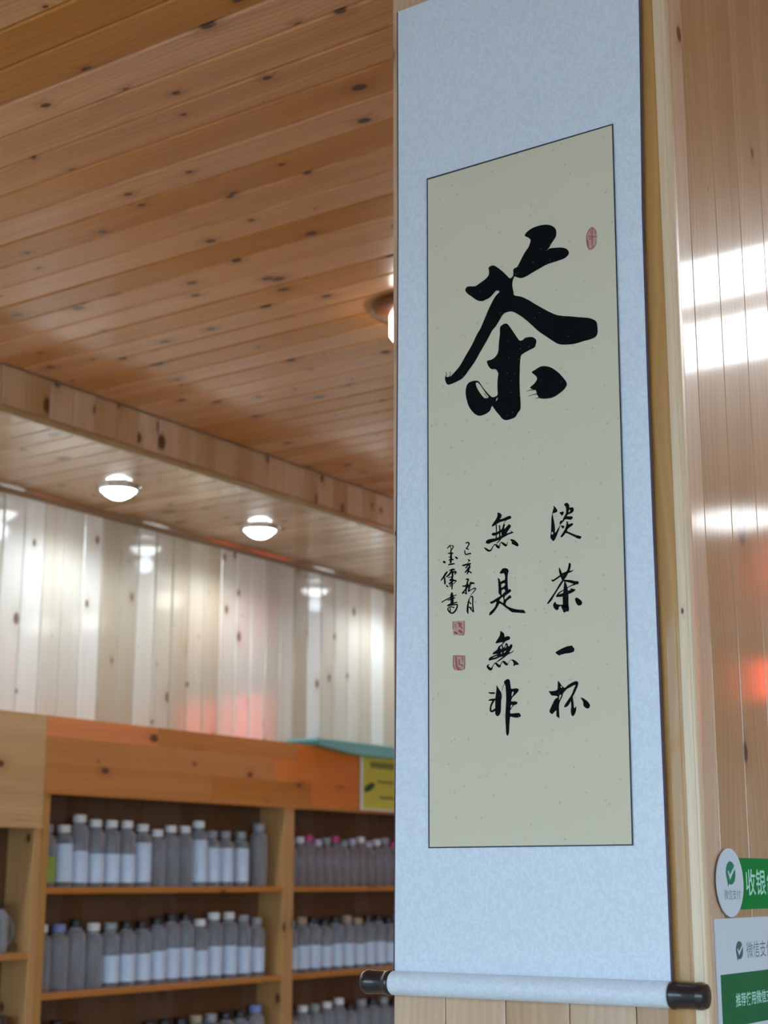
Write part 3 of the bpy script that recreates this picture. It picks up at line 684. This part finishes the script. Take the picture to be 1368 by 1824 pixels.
glyph('brush_character', (850, 900), S, polys=[
 [(490,185),(530,180),(575,205),(600,240),(580,300),(555,340),(620,325),(700,290),(770,260),(815,265),(832,295),(815,325),(740,355),(650,385),(560,410),(480,455),(420,495),(360,520),(360,490),(400,420),(450,350),(485,280),(495,230)],
 [(600,600),(680,560),(760,470),(785,465),(825,505),(790,570),(740,640),(715,695),(660,740),(600,760),(590,700)],
 [(800,840),(850,825),(910,850),(970,900),(1005,950),(1005,990),(960,1000),(900,965),(840,940),(840,890)]],
 strokes=[[(465,480,30),(468,600,28),(465,720,28),(465,800,30)], [(545,500,35),(550,600,32),(550,700,34),(548,790,40)], [(655,475,45),(635,560,40),(625,600,40)], [(720,355,15),(660,420,12),(620,540,12),(600,600,20)],
 [(380,705,60),(400,705,80),(470,690,60),(560,640,60),(640,590,60)], [(245,895,80),(265,890,105),(350,860,90),(460,835,70),(560,790,60),(660,740,60),(760,695,40),(850,665,35),(885,655,10)], [(820,620,10),(850,660,30)],
 [(600,770,50),(540,860,30),(480,925,20)], [(175,1035,22),(215,1065,45),(265,1100,55),(310,1105,45),(345,1080,30),(375,1020,22),(410,970,22),(450,960,35),(490,1000,65),(525,1030,55)],
 [(595,905,30),(640,940,60),(695,978,56)], [(545,1000,25),(555,930,15),(590,898,20)], [(710,985,30),(735,920,15),(748,875,6)]])
glyph('brush_character', (850, 1005), S, polys=[
 [[(545,205),(570,170),(610,110),(660,95),(710,97),(745,120),(768,160),(755,210),(742,290),(740,400),(745,520),(755,610),(770,620),(795,600),(830,640),(810,675),(750,720),(690,765),(670,790),(672,860),(740,800),(800,755),(832,810),(790,840),(730,885),(700,940),(695,985),(760,1035),(860,1075),(970,1100),(1090,1110),(1140,1120),(1165,1155),(1172,1190),(1080,1188),(960,1178),(880,1175),(830,1160),(760,1105),(680,1045),(600,985),(545,960),(510,1020),(450,1110),(390,1185),(330,1235),(288,1243),(310,1170),(370,1110),(430,1040),(460,960),(465,915),(430,930),(390,950),(345,965),(305,925),(380,890),(470,830),(560,775),(555,750),(520,705),(518,600),(512,480),(505,340),(520,340),(555,375),(572,425),(620,395),(670,378),(678,300),(660,235),(640,220),(580,232)],
  [(590,490),(620,470),(665,462),(680,490),(660,530),(620,560),(590,565)], [(600,640),(660,610),(680,665),(640,700),(600,745)], [(540,880),(600,810),(620,795),(640,860),(635,940),(580,910)]]])
glyph('brush_character', (850, 1115), S, polys=[
 [(560,120),(600,140),(655,185),(670,265),(720,250),(775,252),(803,285),(785,330),(730,355),(680,385),(625,450),(600,470),(590,450),(630,400),(560,405),(460,425),(450,400),(490,330),(540,250),(562,170)],
 [[(375,690),(395,640),(440,610),(490,570),(520,500),(580,460),(615,465),(630,510),(650,530),(670,500),(690,430),(720,415),(745,450),(760,500),(800,470),(830,440),(860,470),(850,520),(810,590),(785,640),(830,635),(880,600),(885,620),(820,665),(740,705),(660,770),(560,840),(470,890),(440,900),(520,830),(620,755),(640,745),(560,760),(470,800),(380,825),(285,845),(280,810),(300,770),(370,735),(480,690),(490,680),(420,690)],
  [(560,520),(580,490),(600,500),(600,550),(565,555)], [(690,490),(705,465),(715,490),(690,540)], [(645,640),(690,605),(700,615),(660,655)], [(575,650),(600,645),(590,690)], [(370,775),(430,745),(490,730),(480,745),(420,768)]],
 [(820,825),(870,818),(930,845),(990,895),(1015,940),(930,955),(880,980),(885,920),(865,860)]],
 strokes=[[(290,940,20),(250,980,45),(300,1040,70),(340,1050,60),(370,1000,25),(410,930,20),(450,910,40),(510,965,65),(550,985,50),(575,930,20),(620,865,25),(660,885,65),(720,940,55),(745,920,20),(790,850,8),(820,828,15)]])
glyph('brush_character', (850, 1205), S, polys=[
 [(470,220),(490,235),(540,320),(585,390),(602,490),(585,600),(580,780),(570,870),(545,930),(495,970),(440,915),(438,800),(440,560),(455,430),(468,320)],
 [[(650,135),(690,85),(740,60),(785,80),(800,130),(815,230),(830,300),(900,290),(960,288),(1000,305),(1015,335),(970,400),(910,460),(850,520),(835,570),(830,605),(900,605),(950,610),(985,640),(955,680),(880,710),(840,770),(805,830),(805,890),(860,900),(950,890),(1010,888),(1050,915),(1065,965),(1030,990),(970,1005),(880,995),(810,980),(795,1050),(785,1200),(775,1370),(740,1445),(705,1385),(695,1200),(685,1000),(695,750),(705,550),(700,400),(690,250),(670,180)], [(850,380),(885,370),(880,420),(842,485),(840,440)], [(818,705),(850,695),(845,730),(818,770)]]],
 strokes=[[(275,392,15),(330,402,45),(420,405,38)], [(275,585,15),(330,570,45),(440,560,50)], [(400,580,50),(350,680,45),(325,770,40),(330,830,50),(370,850,50),(440,800,50)], [(665,170,15),(620,270,12),(600,360,6)]])
S2 = 17.1
glyph('signature_character', (780, 955), S2, strokes=[[(850,210,32),(905,195,45),(950,220,45),(920,300,35),(880,360,40)], [(860,372,38),(925,398,38)], [(820,435,30),(825,520,38),(860,560,42),(930,540,45),(995,527,46)]])
glyph('signature_character', (780, 955), S2, strokes=[[(915,705,20),(955,742,60)], [(950,770,20),(900,820,15)], [(755,893,42),(800,885,55),(900,855,50),(990,842,46)], [(940,850,50),(970,930,50),(930,1000,70)], [(930,860,50),(850,970,40)], [(950,960,70),(890,1040,55),(828,1105,36)], [(930,1020,60),(920,1090,50),(888,1150,32)], [(940,1070,40),(1020,1115,42)]])
glyph('signature_character', (780, 1020), S2, strokes=[[(860,205,35),(905,200,55),(935,210,40)], [(930,215,45),(890,300,45)], [(760,410,40),(830,405,50),(930,400,60)], [(900,300,30),(890,400,100),(850,500,50),(790,570,45),(745,620,36)], [(870,480,40),(855,580,40),(870,640,42)], [(745,640,25),(800,610,30),(865,652,28)], [(1000,300,50),(970,400,60),(945,500,50),(935,560,46)], [(1000,320,70),(1060,320,60),(1100,328,46)], [(935,570,40),(1030,510,30),(1120,475,40),(1150,495,32),(1100,570,30),(1030,650,18),(985,710,8)]])
glyph('signature_character', (780, 1020), S2, strokes=[[(990,740,15),(945,830,35),(920,950,50),(905,1080,60),(905,1180,60),(920,1240,34)], [(985,745,30),(1040,720,40),(1060,780,45),(1060,950,38),(1070,1100,45),(1085,1195,36)], [(940,870,30),(1000,950,40)], [(950,1050,40),(1010,1080,50),(1000,1110,40),(1080,1200,25)]])
glyph('signature_character', (780, 955), S2, strokes=[[(285,370,28),(340,310,35),(380,268,22)], [(370,300,20),(400,380,25),(400,450,30)], [(385,300,20),(450,290,28),(465,330,35),(410,430,25)], [(395,450,40),(400,600,60),(400,720,60),(385,800,60)], [(310,525,32),(380,520,45),(450,520,46)], [(335,640,25),(415,630,40)], [(335,732,30),(400,705,45),(465,715,42)], [(330,868,42),(400,855,50),(495,842,42)], [(170,778,50),(195,790,80),(220,798,50)], [(540,640,45),(570,665,62),(600,682,36)]])
glyph('signature_character', (780, 1020), S2, strokes=[[(285,-25,40),(240,30,60),(170,140,55),(95,235,32)], [(205,160,45),(210,250,60),(215,340,46)], [(340,-62,25),(440,-100,50),(500,-92,50)], [(440,-90,60),(380,10,55),(310,90,50),(262,125,36)], [(390,-20,50),(480,-20,50),(550,-20,50),(520,40,35)], [(440,0,60),(445,80,55),(430,180,60),(430,300,55),(430,420,45),(428,505,32)], [(310,150,25),(400,130,30),(460,130,33)], [(370,230,55),(420,220,80),(480,235,60),(545,245,36)], [(560,245,30),(510,310,25),(450,350,20)], [(430,280,50),(360,320,40),(335,345,28)], [(380,330,30),(375,420,33)], [(258,365,15),(275,410,45),(305,425,40)]])
glyph('signature_character', (780, 1020), S2, strokes=[[(425,620,50),(425,700,100),(430,820,100),(430,950,90)], [(120,900,33),(200,850,35),(340,780,40),(420,735,30),(555,678,28)], [(305,845,28),(420,800,40),(510,768,36)], [(290,1005,33),(360,965,40),(470,930,40),(575,905,40)], [(300,1012,28),(400,985,50),(520,975,40),(590,975,38),(580,1060,45),(530,1160,50),(470,1220,50),(400,1230,45),(330,1170,45),(305,1110,40),(330,1060,30),(400,1040,30),(490,1065,38)], [(375,1050,25),(375,1180,40)]])
# --- seals
def ell(cx, cy, rx, ry, n=24, tilt=0.0): return [(cx+rx*math.cos(t)*math.cos(tilt)-ry*math.sin(t)*math.sin(tilt), cy+rx*math.cos(t)*math.sin(tilt)+ry*math.sin(t)*math.cos(tilt)) for t in [2*math.pi*i/n for i in range(n)]]
SS = 26.06
sl = glyph('oval_seal', (1030, 390), SS, polys=[ell(620, 910, 255, 530, 24, 0.07)], parent=sc, mat=SEAL_L, smooth=1, label='faint red oval seal stamp')
glyph('seal_carving', (1030, 390), SS, strokes=[[(390,960,40),(395,780,40),(470,560,35),(620,400,40),(750,470,30),(850,650,28)], [(400,1000,50),(430,1250,45),(520,1400,45),(620,1350,40),(760,1240,35),(850,1040,25)], [(650,420,50),(640,700,60),(650,900,55),(640,1100,45),(660,1250,40)], [(500,800,60),(640,820,50),(840,820,40)], [(545,520,40),(560,640,40)], [(450,1010,50),(470,1280,50)], [(780,700,40),(770,560,30)], [(560,900,50),(560,960,40)]], mat=SEAL_D, parent=sl, y_=YI-0.0002)
SQ = 16.58
sl = glyph('square_seal', (790, 1095), SQ, polys=[[(265,200),(600,170),(620,580),(290,610)]], parent=sc, mat=SEAL_L, smooth=1, label='faded red square seal stamp')
glyph('seal_carving', (790, 1095), SQ, strokes=[[(275,210,22),(280,420,22)], [(430,240,40),(500,280,90),(480,340,60)], [(530,380,50),(560,400,30)], [(610,190,28),(615,400,24),(605,570,28)], [(460,590,20),(590,595,28)], [(340,520,60),(400,560,40)], [(470,480,70),(540,520,60)], [(350,260,20),(350,360,16)]], mat=SEAL_D, parent=sl, y_=YI-0.0002)
sl = glyph('square_seal', (790, 1095), SQ, polys=[[(285,1210),(625,1210),(635,1400),(620,1610),(500,1640),(340,1630),(285,1540)]], parent=sc, mat=SEAL_L, smooth=1, label='red square seal stamp with rounded foot')
glyph('seal_carving', (790, 1095), SQ, strokes=[[(290,1215,26),(460,1215,24),(620,1220,22)], [(295,1220,24),(290,1520,26),(340,1620,24)], [(625,1230,22),(630,1420,26),(610,1600,36)], [(370,1230,45),(375,1400,50),(400,1560,60),(460,1590,60)], [(460,1330,36),(465,1460,40)], [(560,1250,36),(570,1350,34)], [(400,1630,30),(560,1625,28)], [(500,1470,40),(560,1500,50)]], mat=SEAL_D, parent=sl, y_=YI-0.0002)

# --- rollers
ROD = [None]
def xrod(name, prof, x0, mat, parent, y_, z_, seg=32):
    """lathe along +x starting at x0"""
    me = smooth_sharp(mesh_of(lathe([(r, d) for d, r in prof], seg)), 35)
    M = Matrix.Translation(Vector((x0, y_, z_))-SO) @ Matrix.Rotation(math.pi/2, 4, 'Y')
    if parent is None: ROD[0] = M; return link(name, me, mat, sc, mw=M)
    return link(name, me, mat, parent, mw=ROD[0].inverted() @ M)
RZ = 1.3535; RY = 1.9950
rod = xrod('roller', [(0, 0), (0, 0.0155), (0.002, 0.0172), (0.444, 0.0172), (0.446, 0.0155), (0.446, 0)], -1.3635, SILK, None, RY, RZ)
kp = [(0.0, 0.0), (0.0, 0.0178), (0.002, 0.0186), (0.0055, 0.0186), (0.0075, 0.0172), (0.012, 0.0170), (0.036, 0.0170), (0.038, 0.0178), (0.044, 0.0178), (0.049, 0.0155), (0.051, 0.010), (0.0512, 0.0)]
kb = xrod('knob', kp, -0.9172, BLACKK, rod, RY, RZ); kb['label'] = 'black lacquered roller knob'
kb = xrod('knob', [(-d, r) for d, r in kp], -1.3638, BLACKK, rod, RY, RZ); kb['label'] = 'black lacquered roller knob'
xrod('top_slat', [(0, 0), (0, 0.0042), (0.424, 0.0042), (0.424, 0)], -1.352, SILK, None, YSC+0.0075, 2.938, 16)
link('hanging_cord', tube([Vector(p)-SO for p in ((-1.30, 1.992, 2.945), (-1.22, 1.995, 3.0), (-1.14, 1.998, 3.045), (-1.06, 1.995, 3.0), (-0.98, 1.992, 2.945))], 0.0018), BACKING, sc)
nb = link('nail', tube([Vector(p)-SO for p in ((-1.14, 1.990, 3.046), (-1.14, 2.002, 3.044), (-1.14, 2.0135, 3.042))], 0.0022), CHROME, sc)

# ------------------------------------------------------------------ signs on the pillar's right face
GREEN = plain('sign_green', (0.0, 0.21, 0.038), 0.45, spec=0.15); GREEN2 = plain('poster_green', (0.016, 0.14, 0.05), 0.45, spec=0.2); WHITE = plain('sign_white', (0.62, 0.68, 0.76), 0.35)
MINT = plain('mint_lettering', (0.40, 0.72, 0.62), 0.5); GREYT = plain('grey_lettering', (0.16, 0.19, 0.26), 0.6); LOGOG = plain('logo_green', (0.006, 0.20, 0.10), 0.5); LOGOD = plain('logo_dull_green', (0.045, 0.125, 0.125), 0.5)
PXF = XPR + 0.0005
def yz(x, v): p = on(x, v, 0, PXF+0.003); return p.y, p.z
def panel(name, outline, x0, x1, mat, parent, origin):
    """outline in y,z extruded along x"""
    bm = bmesh.new()
    A = [bm.verts.new((x0-origin.x, a-origin.y, c-origin.z)) for a, c in outline]; B = [bm.verts.new((x1-origin.x, a-origin.y, c-origin.z)) for a, c in outline]
    n = len(outline)
    for i in range(n): bm.faces.new((A[i], A[(i+1) % n], B[(i+1) % n], B[i]))
    bm.faces.new(A); bm.faces.new(B)
    return link(name, mesh_of(bm), mat, parent)
def text(name, s, size, y0, z0, x, mat, parent, origin, bold=0.0, squash=1.0):
    cu = bpy.data.curves.new('lettering', 'FONT'); cu.body = s; cu.size = size; cu.offset = bold; cu.resolution_u = 2
    tmp = bpy.data.objects.new('tmp', cu); COL.objects.link(tmp)
    bpy.context.view_layer.update()
    me = bpy.data.meshes.new_from_object(tmp.evaluated_get(bpy.context.evaluated_depsgraph_get()))
    bpy.data.objects.remove(tmp); bpy.data.curves.remove(cu)
    me.materials.clear()
    M = Matrix(((0, 0, 1, x-origin.x), (squash, 0, 0, y0-origin.y), (0, 1, 0, z0-origin.z), (0, 0, 0, 1)))
    return link(name, me, mat, parent, mw=M)
def logo(cy, cz, r, x, m1, m2, parent, origin):
    pts = [(cy+r*math.cos(t), cz+r*0.96*math.sin(t)) for t in [math.radians(-115+330*i/22) for i in range(23)]]
    pts.append((cy-r*0.62, cz-r*1.12))
    b1 = panel('bubble_emblem', pts, x, x+0.0003, m1, parent, origin)
    ck = [(-0.62, 0.10), (-0.45, 0.22), (-0.22, -0.14), (0.80, 0.55), (0.93, 0.38), (-0.20, -0.55)]
    panel('tick_mark', [(cy+a*r, cz+c*r) for a, c in ck], x+0.0003, x+0.0005, m2, parent, origin)
cy, cz = yz(1299, 1572); R0 = 0.0462
_, zt = yz(1330, 1528.5); _, zb = yz(1330, 1619.5)
org = Vector((PXF, cy+0.13, zb)); sg = empty('cashier_sign', org); tag(sg, 'green cashier sign with white round badge on the pillar side', 'sign')
panel('green_board', [(cy+0.01, zb), (cy+0.36, zb), (cy+0.36, zt), (cy+0.01, zt)], PXF, PXF+0.0030, GREEN, sg, org)
panel('round_badge', [(cy+R0*math.cos(t), cz+R0*math.sin(t)) for t in [2*math.pi*i/48 for i in range(48)]], PXF+0.0030, PXF+0.0048, WHITE, sg, org)
ly, lz = yz(1299, 1555); logo(ly, lz, 0.0165, PXF+0.0048, LOGOG, WHITE, sg, org)
ty, tz = yz(1288, 1601); text('badge_lettering', '微信支付', 0.0145, ty, tz, PXF+0.0049, GREYT, sg, org, 0.0)
ty, tz = yz(1328.5, 1590.5); text('sign_lettering', '收银台', 0.0385, ty, tz, PXF+0.0031, MINT, sg, org, 0.0004)
y0, zt = yz(1273.5, 1637); 
org = Vector((PXF, y0+0.17, zt-0.42)); ps = empty('payment_poster', org); tag(ps, 'white and green mobile payment poster below the cashier sign', 'poster')
y0 += 0.002
panel('sheet', [(y0, zt-0.42), (y0+0.34, zt-0.42), (y0+0.34, zt), (y0, zt)], PXF, PXF+0.0022, WHITE, ps, org)
gy, gz = yz(1284.5, 1737); _, gb = yz(1300, 1830)
panel('green_band', [(gy, gb), (gy+0.31, gb), (gy+0.31, gz), (gy, gz)], PXF+0.0022, PXF+0.0026, GREEN2, ps, org)
ly, lz = yz(1318, 1692.5); logo(ly, lz, 0.0125, PXF+0.0022, LOGOD, WHITE, ps, org)
ty, tz = yz(1331, 1704.5); text('poster_lettering', '微信支付', 0.0245, ty, tz, PXF+0.0023, GREYT, ps, org, 0.0)
ty, tz = yz(1311.5, 1791.5); text('band_lettering', '推荐使用微信支付', 0.0185, ty, tz, PXF+0.0027, MINT, ps, org, 0.0003)
